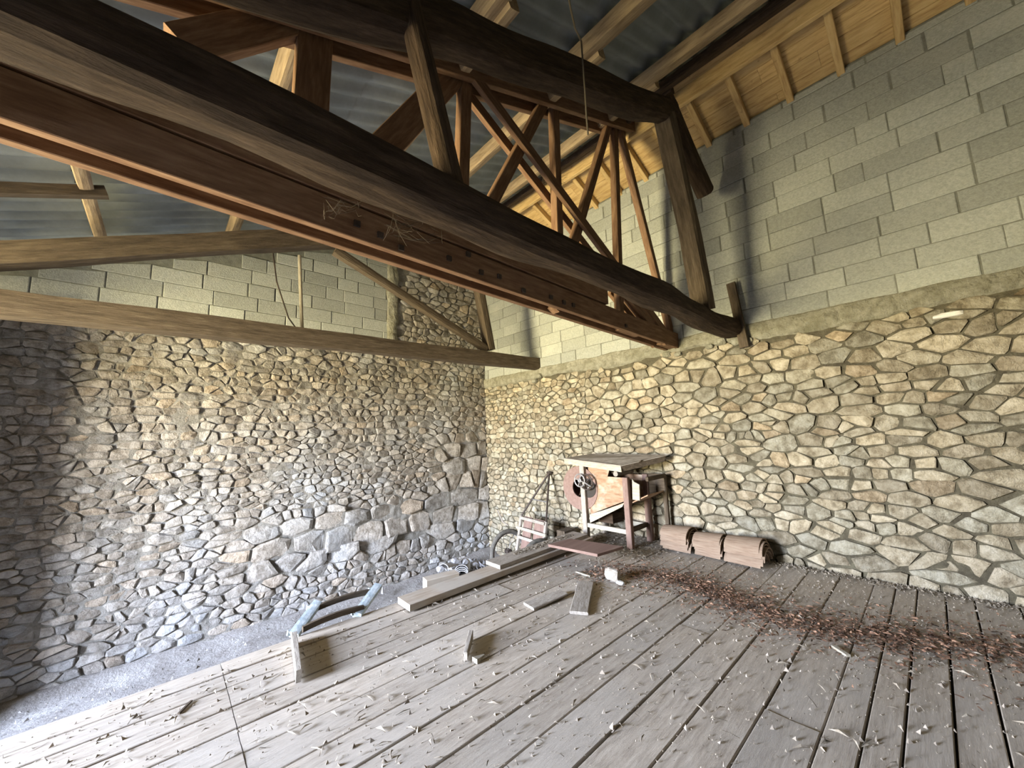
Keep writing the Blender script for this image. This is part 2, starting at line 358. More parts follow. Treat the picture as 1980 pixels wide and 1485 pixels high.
def rubble(wall, T, seeds, bounds, keep, m, gap, proud, bulge, rough, tone_at=None, nmax=300, flip=False):
    KZ = 1.75; cells = voronoi([(a, b * KZ) for a, b in seeds], (bounds[0], bounds[1] * KZ, bounds[2], bounds[3] * KZ)); rec = []
    cells = [[(a, b / KZ) for a, b in P] if P else None for P in cells]
    for P in cells:
        if not P: continue
        if random.random() < 0: continue
        s_ = shrink(P, gap, .006)
        if not s_: continue
        Q, c, A = s_
        if not keep(c[0], c[1]): continue
        if flip: Q = Q[::-1]
        w = T(c[0], c[1], 0); pr = proj(w); area = 0
        if pr and -20 < pr[0] < 2000 and -20 < pr[1] < 1505: area = A / pr[2] ** 2
        rec.append((area, Q, c, A))
    rec.sort(key=lambda r: -r[0])
    rest = MB()
    for i, (area, Q, c, A) in enumerate(rec):
        if area == 0 and not (R() < 1): continue
        t_, h_ = R(), R()
        if tone_at: t_, h_ = tone_at(c[0], c[1], t_, h_)
        k = min(1.6, (A / .02) ** .35)
        if i < nmax:
            mb = MB(); stone(mb, Q, c, T, proud * U(.5, 1.5) * k, bulge * U(.3, 1.6) * k, rough, t_, h_)
            mb.build('stone', m, wall)
        else: stone(rest, Q, c, T, proud * U(.5, 1.5) * k, bulge * U(.3, 1.6) * k, rough, t_, h_)
    o = rest.build('small_stone', m, wall); o['kind'] = 'stuff'
def rows(x0, x1, z0, z1, hh, ww, jit=.24, zof=None):
    out = []; z = z0
    while z < z1:
        h = U(*hh); x = x0 + U(0, ww[0])
        while x < x1:
            w = U(*ww); w = w * (U(1.2, 1.8) if R() < .12 else 1)
            if not (R() < .07): out.append((x + w / 2, z + h / 2 + U(-jit, jit) * h))
            if R() < .22: out.append((x + w * U(0, .15), z + h * U(.1, .9)))
            x += w
        z += h
    return out
TR = lambda u, z, n: (-n, u, z)      # right wall, u = y
TL = lambda u, z, n: (u, -n, z)      # gable wall, u = x
def band_lo(y): return 2.46 + .06 * mnoise.noise(Vector((y * .8, 3, 0))) + .03 * mnoise.noise(Vector((y * 4, 1, 0)))
sd = [p for p in rows(-2.7, 0.1, -1.1, 2.7, (.06, .11), (.10, .24))] + [p for p in rows(-8.2, -2.7, -.15, 2.7, (.06, .15), (.12, .36))]
rubble(wall_right, TR, sd, (-8.3, -1.2, 0.0, 2.75), lambda u, z: z < band_lo(u) - .03 and u < -.02 and (z > -.1 or u > -3.4), M_STONE_R, .0055, .016, .008, .16, flip=True)
# gable wall
MORT_X = -2.06
sd = []
for (x, z) in rows(-7.2, 0.02, -1.05, 3.35, (.06, .135), (.08, .25)) + rows(MORT_X + .02, 0.02, 3.4, 5.5, (.10, .15), (.13, .28)):
    if -4.25 < x < -.02 and -.42 < z < .46: continue
    if -1.25 < x and -.42 < z < 1.5: continue
    sd.append((x, z))
sd += rows(-4.25, 0, -.42, .46, (.26, .34), (.28, .6), .08)
sd += rows(-1.25, 0, .5, 1.5, (.22, .33), (.28, .55), .1)
def keepL(u, z):
    if z > roof_z(u) - .06 or u > -.015 or u < -6.98: return False
    if u < MORT_X - .0 and z > 3.10: return False
    if MORT_X - .2 < u < MORT_X + .16 and z > 3.0: return False
    if u > MORT_X and z > 4.62 + .1 * mnoise.noise(Vector((u * 2, 0, 0))): return False
    return z > -1.0
def toneL(u, z, t, h):
    if z < .46 and u > -4.3: t = .45 + .55 * t
    return t, h
rubble(wall_left, TL, sd, (-7.2, -1.2, 0.0, 5.6), keepL, M_STONE_L, .005, .016, .012, .24, toneL)
def smear(wall, T, u0, u1, z0_, z1_, m, lo, amp, top, du=.035, flip=False, seed=0):
    nu, nz = int((u1 - u0) / du), int((z1_ - z0_) / du); vs = []
    for i in range(nu + 1):
        u = u0 + (u1 - u0) * i / nu
        for j in range(nz + 1):
            z = z0_ + (z1_ - z0_) * j / nz; zz = min(z, top(u))
            n_ = lo + amp * mnoise.noise(Vector((u * 2.2, z * 2.2, seed))) + amp * .7 * mnoise.noise(Vector((u * 11, z * 11, seed + 4)))
            vs.append(T(u, zz, n_ if abs(u) > .05 else min(n_, .0)))
    fs = []
    for i in range(nu):
        for j in range(nz):
            a = i * (nz + 1) + j; q = (a, a + nz + 1, a + nz + 2, a + 1); fs.append(q[::-1] if flip else q)
    mb = MB(); mb.add(vs, fs); mb.build('joint_mortar', m, wall)
smear(wall_right, TR, -8.2, 0, -1.1, 2.5, M_MORTAR_R, -.004, .016, lambda u: 2.5, flip=True, seed=1)
smear(wall_left, TL, -7, 0, -1.1, 3.08, M_MORTAR_L, .003, .018, lambda u: 9, seed=2)
smear(wall_left, TL, MORT_X, 0, 3.08, 5.2, M_MORTAR_L, -.004, .014, lambda u: roof_z(u) - .05, seed=3)
# concrete blockwork on both walls
def blocks(wall, T, u0, u1, z0, z1, top, lo, name='block', flip=False, hgt=.2, wid=.5):
    rec = []; z = z0; row = 0
    while z < z1:
        u = u0 - U(0, .45); 
        while u < u1:
            w = wid if R() < .86 else U(.18, .4)
            a, b = max(u, u0), min(u + w, u1)
            if b - a > .05:
                dj = mnoise.noise(Vector((u, z, 0))) * .006
                gp = U(.002, .005) if R() < .5 else U(.006, .011)
                za, zb = z + U(.001, .004) + dj, z + hgt - U(.001, .006) + dj
                bl, br = max(za, lo(a)), max(za, lo(b)); tl, tr = min(zb, top(a)), min(zb, top(b))
                if tl > bl + .02 and tr > br + .02:
                    n = U(.004, .014); c = .007
                    P = [(a + gp, bl), (b - gp, br), (b - gp, tr), (a + gp, tl)]
                    cx, cz = (a + b) / 2, (bl + tl) / 2
                    Q = [(x + (c if x < cx else -c), y + (c if y < (bl + br + tl + tr) / 4 else -c)) for x, y in P]
                    if flip: P = P[::-1]; Q = Q[::-1]
                    vs = [T(x, y, -.02) for x, y in P] + [T(x, y, n - .004) for x, y in P] + [T(x, y, n) for x, y in Q]
                    fs = []
                    for k in range(4):
                        k2 = (k + 1) % 4; fs += [(k, k2, 4 + k2, 4 + k), (4 + k, 4 + k2, 8 + k2, 8 + k)]
                    fs.append((8, 9, 10, 11))
                    rec.append((vs, fs, seen(T(cx, cz, 0), 200), T(cx, cz, 0)))
            u += w
        z += hgt; row += 1
    rest = MB(); k = 0
    for vs, fs, s_, c in rec:
        if s_ and k < 300:
            mb = MB(); mb.add(vs, fs, R(), .3); mb.build(name, M_BLOCK, wall); k += 1
        elif not s_: rest.add(vs, fs, R(), .3)
    if rest.v: o = rest.build('further_blocks', M_BLOCK, wall); o['kind'] = 'stuff'
def blocktop(u): return 5.09
blocks(wall_right, TR, -9.15, -.02, 2.62, 5.2, blocktop, lambda u: 2.60 + .03 * mnoise.noise(Vector((u * 2, 9, 0))), flip=True)
blocks(wall_left, TL, -6.98, MORT_X - .08, 3.14, 5.6, lambda u: roof_z(u) - .03, lambda u: 3.12)
# recessed joint backing of the blockwork
mb = MB(); box(mb, (-.001, YB, 2.6), (.03, 0.0, 5.11)); mb.build('joint_mortar', M_BLOCKJ, wall_right)
mb = MB(); prism(mb, [(-7, 0.001, 3.12), (MORT_X - .08, 0.001, 3.12), (MORT_X - .08, 0.001, roof_z(MORT_X) - .03), (-7, 0.001, roof_z(-7) - .03)], (0, .03, 0)); mb.build('joint_mortar', M_BLOCKJ, wall_left)
# rough mortar band between rubble and blocks
def lumpy(name, wall, u0, u1, lo, hi, T, m, nn, du=.05, nz=7, flip=False, seed=0):
    mb = MB(); nu = int((u1 - u0) / du); vs = []
    for i in range(nu + 1):
        u = u0 + (u1 - u0) * i / nu
        for j in range(nz + 1):
            f = j / nz; z = lo(u) + (hi(u) - lo(u)) * f
            e_ = math.sin(math.pi * min(1, max(0, f)))
            d = nn * (e_ ** .4) * (1 + .9 * mnoise.noise(Vector((u * 3.1, z * 5, seed)))) + .022 * mnoise.noise(Vector((u * 14, z * 14, seed))) * e_
            if j in (0, nz): d = -.01
            vs.append(T(u, z, d))
    fs = []
    for i in range(nu):
        for j in range(nz):
            a = i * (nz + 1) + j; q = (a, a + nz + 1, a + nz + 2, a + 1); fs.append(q[::-1] if flip else q)
    mb.add(vs, fs); return mb.build(name, m, wall)
lumpy('mortar_band', wall_right, YB, 0, lambda u: band_lo(u) - .02, lambda u: 2.66 + .02 * mnoise.noise(Vector((u * 3, 5, 0))), TR, M_BAND, .03, flip=True)
TLV = lambda u, z, n: (z, -n, u)      # strip running up the gable wall: u = height, z = x
lumpy('mortar_strip', wall_left, 3.02, 4.6, lambda u: MORT_X - .12 + .03 * mnoise.noise(Vector((u * 5, 8, 0))), lambda u: MORT_X + .10 + .05 * mnoise.noise(Vector((u * 4, 2, 0))), TLV, M_BAND, .05, seed=5, flip=True)
lumpy('mortar_ledge', wall_left, -6.98, 0, lambda u: -1.02, lambda u: -.87 + .03 * mnoise.noise(Vector((u * 3, 0, 9))), TL, M_MORTAR_L, .07, seed=9)

# ------------------------------------------------------------------ floor of boards
mb = MB(); box(mb, (-9.59, YB, -.30), (0, -2.88, -.046)); box(mb, (-9.59, -2.97, -.98), (0, -2.90, -.3))
floor = struct(mb.build('floor', M_DARK))
ys = [-2.85, -3.03, -3.21, -3.44, -3.66, -3.88, -4.12, -4.36, -4.61, -4.83, -5.06, -5.29, -5.53, -5.77, -5.91, -6.04, -6.2, -6.355, -6.58, -6.8, -7.05, -7.3, -7.55, -7.8, -8.05, -8.3, -8.6, -8.9, -9.2, -9.5, -9.8, -10.1, -10.4, -10.7, -11, -11.3, -11.6, -12]
def plank(x0, x1, y0, y1, zt):
    mb = MB(); n = max(1, int((x1 - x0) / .5)); so = Vector((U(0, 99), 0, 0)); vs = []; gc = []; off = (U(0, 99), U(0, 9), 0)
    cup = U(-.003, .003)
    for i in range(n + 1):
        x = x0 + (x1 - x0) * i / n; dz = .006 * mnoise.noise(so + Vector((x * .6, 0, 0)))
        e1 = .003 * mnoise.noise(so + Vector((x * 1.5, 5, 0))); e2 = .003 * mnoise.noise(so + Vector((x * 1.5, 9, 0)))
        prof = [(y1 + .005 + e1, -.04), (y1 + .005 + e1, -.003), (y1 + .009 + e1, 0), ((y0 + y1) / 2, cup), (y0 - .009 + e2, 0), (y0 - .005 + e2, -.003), (y0 - .005 + e2, -.04)]
        for (y, z) in prof: vs.append((x, y, zt + z + dz)); gc.append((x + off[0], y + off[1], z))
    m = 7; fs = []
    for i in range(n):
        for k in range(m): fs.append((i * m + k, (i + 1) * m + k, (i + 1) * m + (k + 1) % m, i * m + (k + 1) % m))
    fs = [f[::-1] for f in fs]
    fs.append(tuple(range(m))); fs.append(tuple(n * m + k for k in range(m - 1, -1, -1)))
    mb.add(vs, fs, R(), .3, gc); mb.build('plank', M_FLOOR, floor)
for i in range(len(ys) - 1):
    j = -4.62 + U(-.004, .004)
    plank(-9.58, j - .002, ys[i], ys[i + 1], U(-.003, .002))
    if i in (2, 5, 9, 12, 16): 
        k = U(-3, -1.2); q = U(-.003, .001); plank(j + .002, k, ys[i], ys[i + 1], q); plank(k + .002, -.03, ys[i], ys[i + 1], q - .006)
    else: plank(j + .002, -.03, ys[i], ys[i + 1], U(-.003, .002))

# ------------------------------------------------------------------ roof (ceiling)
mb = MB()
box(mb, (RX0 - .06, YB, 5.58), (RX0 + .06, 0.02, 5.60))
ceiling = struct(mb.build('ceiling', M_DARK))
PIT = .177
def sheet(y0, y1, x0, x1, lift):
    nyy = int(round((y1 - y0) / (PIT / 8))); nx_ = 6; vs = []
    for i in range(nyy + 1):
        y = y0 + (y1 - y0) * i / nyy; w = .031 * math.cos(2 * math.pi * y / PIT)
        for j in range(nx_ + 1):
            x = x0 + (x1 - x0) * j / nx_; vs.append((x, y, roof_z(x) + w + lift))
    top = [(v[0], v[1], v[2] + .007) for v in vs]; k = nx_ + 1; N = len(vs)
    fs = [(i * k + j, i * k + j + 1, (i + 1) * k + j + 1, (i + 1) * k + j) for i in range(nyy) for j in range(nx_)]
    fs2 = [tuple(N + q for q in f[::-1]) for f in fs]
    mb = MB(); mb.add(vs + top, fs + fs2, R()); mb.build('roof_sheet', M_SHEET, ceiling, smooth=True)
xs = [RX0 + .03, -2.25, -3.95, -5.65, -7.05]
y = .18; c = 0
while y > YB - .2:
    for k in range(4): sheet(y - PIT * 5 - .03, y, xs[k + 1] - .06, xs[k], .0 + .012 * (3 - k) + (.009 if c % 2 else 0))
    y -= PIT * 5; c += 1
# unseen opaque skin above sheets and sarking, added to stop light leaks
mb = MB(); prism(mb, [(RX0 + .1, YB - .3, RZ0 + .20), (-7, YB - .3, roof_z(-7) + .12), (-10.2, YB - .3, roof_z(-10.2) + .02), (-10.2, YB - .3, roof_z(-10.2) + .06), (-7, YB - .3, roof_z(-7) + .16), (RX0 + .1, YB - .3, RZ0 + .26)], (0, 12.9, 0))
prism(mb, [(RX0 - .1, YB - .3, RZ0 + .18), (RX0 - .1, YB - .3, RZ0 + .24), (.5, YB - .3, RZ0 - .36), (.5, YB - .3, RZ0 - .42)], (0, 12.9, 0))
mb.build('light_leak_skin', M_DARK, ceiling)
# purlins along the building
for (px, w, h, m) in ((-.97, .12, .09, M_OLD), (-1.38, .14, .13, M_PURLIN), (-2.46, .14, .13, M_PURLIN), (-3.52, .12, .13, M_PURLIN), (-4.63, .10, .13, M_PURLIN), (-5.66, .11, .13, M_PURLIN), (-6.6, .10, .13, M_PURLIN)):
    mb = MB(); z = roof_z(px) - .03 - h / 2
    hint = Vector((-RS, 0, 1))
    timber(mb, (px, YB, z), (px, -4.3, z), w, h, hint, seg=8, jit=.006, round_=.1); 
    mb.build('purlin', m, ceiling)
    mb = MB(); timber(mb, (px + .09, -4.75, z - .01), (px + .09, -.8, z - .01), w * .8, h, hint, seg=8, jit=.006, round_=.1); mb.build('purlin', m, ceiling)
# pine ridge board, eave rafters and sarking of the short slope
mb = MB(); timber(mb, (-.67, YB, 5.35), (-.67, 0, 5.35), .055, .19, (0, 0, 1)); mb.build('ridge_board', M_PINE, ceiling)
yy = -.45
while yy > YB:
    mb = MB(); timber(mb, (-.63, yy, 5.365), (.1, yy, 5.045), .065, .10, (.45, 0, 1)); mb.build('rafter', M_PINE, ceiling)
    yy -= .435
for k in range(5):
    xa = -.76 + k * .172; xb = xa + .164
    mb = MB(); z = lambda x: 5.43 - .44 * (x + .63)
    y = .02
    while y > YB:
        y2 = max(YB, y - U(2.2, 4)); mb2 = MB()
        c8 = [(xa, y2, z(xa)), (xb, y2, z(xb)), (xb, y, z(xb)), (xa, y, z(xa))]
        c8 += [(p[0], p[1], p[2] + .022) for p in c8]; off = U(0, 50)
        hexa(mb2, c8, gc=[(p[1] + off, p[0] + off, p[2]) for p in c8]); mb2.build('sarking_board', M_PINE, ceiling)
        y = y2 - .002
# short pole rafter above the far truss on the left
mb = MB(); timber(mb, (-6.9, -2.05, roof_z(-6.9) - .21), (-5.45, -2.05, roof_z(-5.45) - .21), .07, .09, (-RS, 0, 1), seg=6, jit=.006); mb.build('rafter', M_OLD2, ceiling)

# ------------------------------------------------------------------ trusses
def P(px, py, y): return at(px, py, 'y', y)
# 1: old hand-hewn truss nearest the camera
Y1 = -4.83
t = thing('roof_truss', 'massive rough-hewn dark timber truss nearest the camera', 'roof truss', (0, Y1, 2.75))
mb = MB(); timber(mb, (-9.5, Y1 - .04, 2.575), (.03, Y1 + .0, 2.60), .215, .18, (0, 0, 1), seg=60, jit=.035, round_=.2, freq=1.6); mb.build('tie_beam', M_OLD, t)
mb = MB(); timber(mb, (-6.2, Y1 + .0, 2.67), (-1.18, Y1 + .02, 4.79), .20, .26, (0, 0, 1), seg=44, jit=.035, round_=.45); mb.build('principal_rafter', M_OLD, t)
mb = MB(); timber(mb, (-1.35, Y1, 4.86), (-.42, Y1, 4.22), .19, .21, (0, 0, 1), seg=10, jit=.02, round_=.35); mb.build('short_rafter', M_OLD, t)
mb = MB(); timber(mb, (-.86, Y1, 2.68), (-1.38, Y1, 4.70), .19, .21, (-1, 0, 0), seg=14, jit=.018, round_=.15, bow=-.03); mb.build('strut', M_OLD2, t)
mb = MB(); timber(mb, (-4.03, Y1 - .05, 2.64), (-4.26, Y1 - .05, 3.52), .115, .115, (-1, 0, 0), seg=14, jit=.012, round_=.9); mb.build('post', M_OLD, t)
# 2: sawn softwood truss
Y2 = -4.07
t = thing('roof_truss', 'modern reddish softwood lattice truss of doubled boards, second from the camera', 'roof truss', (0, Y2, 2.55))
def member(name, a, b, w, layers, hh=.045, y=Y2, m=M_TRUSS, par=None):
    """board truss member through two photo pixels, centre line; layers = y offsets of the boards"""
    A, B = (P(*a, y) if len(a) == 2 else Vector(a)), (P(*b, y) if len(b) == 2 else Vector(b))
    for ly in layers:
        mb = MB(); d = (B - A).normalized(); nrm = Vector((d.z, 0, -d.x))
        timber(mb, A + Vector((0, ly, 0)), B + Vector((0, ly, 0)), w, hh, (0, 1, 0), round_=.06); mb.build(name, m, par or t)
D = (-.075, .075)
z0 = lambda x: 2.60 + (x) * -.042
for ly in D:
    mb = MB(); timber(mb, (-9.5, Y2 + ly, z0(-7) + .01), (.02, Y2 + ly, z0(0) + .01), .2, .05, (0, 1, 0)); mb.build('bottom_chord', M_TRUSS, t)
    mb = MB(); timber(mb, (-9.5, Y2 + ly, z0(-7) + .19), (-1.62, Y2 + ly, z0(-1.6) + .19), .15, .05, (0, 1, 0)); mb.build('splice_board', M_TRUSS, t)
    mb = MB(); timber(mb, (-6.9, Y2 + ly, 3.03), (-.62, Y2 + ly, 5.42), .17, .05, (0, 1, 0)); mb.build('top_chord', M_TRUSS, t)
member('spacer', (-3.6, Y2, z0(-3.6)), (-3.3, Y2, z0(-3.3)), .16, (0,), .09)
member('spacer', (-1.3, Y2, z0(-1.3)), (-.9, Y2, z0(-.9)), .16, (0,), .09)
member('spacer', (-.35, Y2, z0(-.35)), (0.0, Y2, z0(0)), .16, (0,), .09)
O = (0,)
member('web', (350, 92), (640, 22), .18, (-.0,), .07)
member('web', (610, 50), (598, 240), .19, O, .07)
member('web', (905, 115), (700, 330), .19, O, .07)
member('web', (899, 140), (888, 470), .10, O, .08)
member('diagonal', (890, 140), (1292, 668), .10, D, .045)
member('web', (1048, 205), (893, 500), .10, O, .08)
member('web', (1070, 205), (1082, 580), .09, O, .08)
member('web', (1176, 240), (1070, 600), .09, O, .08)
member('web', (1186, 240), (1198, 625), .085, O, .08)
member('web', (1198, 255), (1300, 660), .085, O, .08)
member('brace', (1190, 560), (1275, 665), .085, D, .045)
mb = MB()
for px_, py_ in ((690, 433), (735, 455), (775, 480), (868, 500), (905, 492), (930, 527), (965, 535), (1012, 562), (1065, 575), (1090, 585), (1108, 590), (1210, 630)):
    p = at(px_, py_, 'y', Y2 - .102); box(mb, (p.x - .018, p.y - .012, p.z - .018), (p.x + .018, p.y + .01, p.z + .018), 0)
mb.build('bolts', M_IRON, t)['kind'] = 'stuff'
# 3: old truss by the gable
Y3 = -1.55
t = thing('roof_truss', 'weathered brown timber truss farthest away, before the grey block gable', 'roof truss', (0, Y3, 2.75))
mb = MB(); timber(mb, (-9.5, Y3, 2.56), (-.02, Y3, 2.72), .20, .215, (0, 0, 1), seg=40, jit=.012, round_=.05); mb.build('tie_beam', M_OLD2, t)
mb = MB(); timber(mb, (-6.95, Y3, 2.66), (-1.15, Y3, 4.90), .18, .20, (0, 0, 1), seg=34, jit=.014, round_=.1); mb.build('principal_rafter', M_OLD2, t)
mb = MB(); timber(mb, (-1.2, Y3, 4.93), (-.35, Y3, 4.42), .16, .18, (0, 0, 1), seg=8, jit=.01, round_=.2); mb.build('short_rafter', M_OLD2, t)
mb = MB(); timber(mb, (-3.55, Y3, 3.82), (-1.18, Y3, 2.86), .10, .10, (0, 0, 1), seg=12, jit=.008, round_=.1); mb.build('brace', M_OLD2, t)
mb = MB(); timber(mb, (-1.10, Y3, 2.85), (-1.48, Y3, 4.75), .16, .13, (-1, 0, 0), seg=12, jit=.01, round_=.1); mb.build('strut', M_OLD2, t)
# short upright board beside the beam end
a, b = at(1413, 548, 'x', -.10), at(1440, 672, 'x', -.10)
mb = MB(); timber(mb, a, b, .05, .10, (0, 1, 0), seg=4, jit=.004); o = mb.build('board', M_OLD2, base=b)
tag(o, 'short upright board standing against the block wall at the big beam end', 'board')
for nm, lab, (pa, pb), ax, v, r, m in (('pole', 'thin pale upright pole in front of the grey block gable', ((579, 494), (584, 640)), 'y', -1.42, .020, M_PALE),):
    mb = MB(); A, B = at(*pa, ax, v), at(*pb, ax, v); tube(mb, [A, A.lerp(B, .3), A.lerp(B, .6), B], r); tag(mb.build(nm, m, base=B), lab, 'pole')
# hanging strand and cobwebs
mb = MB(); pts = [at(x_, y_, 'y', -5.0) for x_, y_ in ((1095, -30), (1103, 15), (1112, 55), (1124, 80), (1127, 120), (1131, 175), (1134, 225), (1137, 260))]
tube(mb, pts, .006, 6); tag(mb.build('dusty_string', M_WEB, base=pts[0]), 'dust-coated string hanging from the roof in front of the old beam', 'string')
mb = MB(); pts = [at(x_, y_, 'y', -1.46) for x_, y_ in ((528, 490), (535, 545), (548, 585), (558, 615), (572, 634), (590, 643))]
tube(mb, pts, .008, 6); tag(mb.build('wire', M_IRON, base=pts[-1]), 'thin dark wire hooped down to the far beam beside the pale pole', 'wire')
def web(cx, cy, yv, n, sp, lab, up=(-10, -50)):
    mb = MB()
    for k in range(n):
        a_ = at(cx + U(-sp, sp), cy + U(-sp, sp) * .5, 'y', yv + U(-.05, .05)); b_ = at(cx + U(-sp, sp), cy + U(-sp, sp) * .6, 'y', yv + U(-.1, .1))
        m_ = a_.lerp(b_, .5) + Vector((0, 0, -U(.01, .05))); tube(mb, [a_, m_, b_], U(.0005, .0012), 3)
    o = mb.build('cobweb', M_WEB); tag(o, lab, 'cobweb'); o['kind'] = 'stuff'
web(800, 440, -4.35, 36, 60, 'dusty cobwebs slung between the big beam and softwood truss')
web(665, 400, -4.3, 22, 40, 'thin cobwebs beneath the big beam at left')
web(1075, 345, -3.4, 60, 26, 'clump of dark cobwebs under the roof behind the lattice')

# ------------------------------------------------------------------ winnowing machine
XF, XB = -.62, -.16
def F(px, py, x=XF): return at(px, py, 'x', x)
t = thing('winnowing_machine', 'old wooden winnowing machine with fan drum and hopper against the right wall', 'farm machine', (-.4, -3.2, 0))
yA, yB_ = -2.93, -3.60
for (x_, y_, zt) in ((XF, yA, 1.02), (XF, yB_, .87), (XB, yA, .98), (XB, yB_ - .02, .87)):
    mb = MB(); timber(mb, (x_, y_, 0), (x_, y_, zt), .07, .075, (0, 1, 0)); mb.build('post', M_RED if y_ < -3.3 else M_GREYW, t)
for (a_, b_, m_) in (((XF, yA, .20), (XF, yB_, .20), M_PALE), ((XB, yA, .20), (XB, yB_, .20), M_PALE), ((XF, yB_, .22), (XB, yB_, .22), M_OLD2), ((XF, yA, .22), (XB, yA, .22), M_OLD2)):
    mb = MB(); timber(mb, a_, b_, .035, .055, (0, 0, 1)); mb.build('rail', m_, t)
# body side panels (front and back)
body = [F(1134, 893), F(1178, 899), F(1172, 922), F(1213, 925), F(1213, 975), F(1140, 994)]
for xo, nm in ((XF + .03, 'side_panel'), (XB - .02, 'side_panel')):
    Q = [Vector((xo, p.y, p.z)) for p in body]
    mb = MB(); prism(mb, Q, (.018, 0, 0)); mb.build(nm, M_PANEL, t)
# underside chute board and front lip board
mb = MB(); q = [(XF + .03, -3.0, .33), (XB, -3.0, .33), (XB, -3.56, .56), (XF + .03, -3.56, .56)]
prism(mb, q, (0, 0, .015)); mb.build('sieve_bed', M_PANEL, t)
q = [F(1140, 995, XF - .02), F(1206, 974, XF - .02), F(1203, 980, XF - .02), F(1141, 1011, XF - .02)]
mb = MB(); prism(mb, q, (.02, 0, 0)); mb.build('chute_board', M_PALE, t)
# fan drum: round side panel, curved shell, disc painted dark as the opening's shade, gear wheel, crank
dc = Vector((XF + .02, -2.84, .68)); dr = .30
def disc(mb, c, r, d, n=28, hole=0, x0=0):
    for k in range(n):
        a0, a1 = 2 * math.pi * k / n, 2 * math.pi * (k + 1) / n
        p = [c + Vector((0, math.cos(a_) * q_, math.sin(a_) * q_)) for a_, q_ in ((a0, hole), (a0, r), (a1, r), (a1, hole))]
        vs = p + [v + Vector((d, 0, 0)) for v in p]
        mb.add(vs, [(3, 2, 1, 0), (4, 5, 6, 7), (1, 2, 6, 5), (0, 4, 7, 3)], .5, .3)
mb = MB(); disc(mb, dc, dr, .02, hole=.125); mb.build('drum_side', M_RED, t)
mb = MB(); disc(mb, Vector((XB - .02, dc.y, dc.z)), dr, .02, hole=.0); mb.build('drum_side', M_RED, t)
mb = MB()
for k in range(28):
    a0, a1 = 2 * math.pi * k / 28, 2 * math.pi * (k + 1) / 28
    p = [dc + Vector((0, math.cos(a_) * q_, math.sin(a_) * q_)) for a_, q_ in ((a0, dr - .015), (a0, dr), (a1, dr), (a1, dr - .015))]
    vs = p + [Vector((XB, v.y, v.z)) for v in p]
    mb.add(vs, [(0, 1, 5, 4), (1, 2, 6, 5), (2, 3, 7, 6), (3, 0, 4, 7)], .5, .3)
mb.build('drum_shell', M_RED, t)
for k in range(4):
    mb = MB(); a_ = k * math.pi / 2 + .5; d_ = Vector((0, math.cos(a_), math.sin(a_)))
    c_ = Vector((-.38, dc.y, dc.z)); prism(mb, [c_ + d_ * .03 + Vector((-.17, 0, 0)), c_ + d_ * .22 + Vector((-.17, 0, 0)), c_ + d_ * .22 + Vector((.17, 0, 0)), c_ + d_ * .03 + Vector((.17, 0, 0))], d_.cross(Vector((1, 0, 0))) * .01)
    mb.build('fan_blade', M_OLD, t)
def ringx(mb, c, r, th, n=28):
    tube(mb, [c + Vector((0, math.cos(2 * math.pi * k / n) * r, math.sin(2 * math.pi * k / n) * r)) for k in range(n)], th, 8, closed=True)
gcn = Vector((XF - .085, -2.93, .80))
mb = MB(); ringx(mb, gcn, .085, .009); ringx(mb, gcn, .02, .012, 12)
for k in range(4):
    a_ = k * math.pi / 4 * 2 + .3; mb_d = Vector((0, math.cos(a_), math.sin(a_))); tube(mb, [gcn, gcn + mb_d * .085], .007, 6)
mb.build('gear_wheel', M_STEEL, t)
g2 = Vector((XF - .06, -3.02, .78)); mb = MB(); ringx(mb, g2, .10, .010)
for k in range(3):
    a_ = k * 2.1 + .3; tube(mb, [g2, g2 + Vector((0, math.cos(a_), math.sin(a_))) * .10], .008, 6)
mb.build('drive_wheel', M_IRON, t)
mb = MB(); tube(mb, [g2 + Vector((.35, 0, 0)), g2 + Vector((-.04, 0, 0)), g2 + Vector((-.05, -.12, -.05)), g2 + Vector((-.12, -.12, -.05))], .009, 6); mb.build('crank', M_STEEL, t)
mb = MB(); disc(mb, Vector((XF + .012, -2.99, .69)), .13, .012); mb.build('dark_fan_disc', M_DARK, t)  # solid near-black disc, shade of the drum inside put into its colour
# hopper: tilted shallow tray on top
top = [F(1090, 886, -.72), F(1200, 900, -.72), Vector((-.20, -3.95, 1.13)), Vector((-.14, -2.75, 1.13))]
a0, a1, a2, a3 = top
mb = MB(); prism(mb, top, (0, 0, -.012)); mb.build('tray_bottom', M_GREYW, t)
mb = MB(); prism(mb, [a0 + Vector((0, 0, .0)), a1, a1 + Vector((.01, 0, -.085)), a0 + Vector((.01, 0, -.075))], (.018, 0, 0)); mb.build('tray_side', M_PALE, t)
mb = MB(); prism(mb, [a1, a2, a2 + Vector((0, .03, -.085)), a1 + Vector((.02, .02, -.085))], (0, .018, 0)); mb.build('tray_end', M_OLD2, t)
mb = MB()
n = 10; prof = []
for k in range(n + 1):
    f = k / n; prof.append((-3.30 - .47 * f, .90 + .17 * f ** 2))
for k in range(n):
    (ya, za), (yb, zb) = prof[k], prof[k + 1]
    hexa(mb, [(XF + .1, ya, za), (XB, ya, za), (XB, yb, zb), (XF + .1, yb, zb), (XF + .1, ya, za + .012), (XB, ya, za + .012), (XB, yb, zb + .012), (XF + .1, yb, zb + .012)], .3)
mb.build('hopper_slide', M_OLD2, t)
mb = MB(); disc(mb, Vector((XF + .05, -3.42, .90)), .035, .40, 12); mb.build('roller', M_GREYW, t)
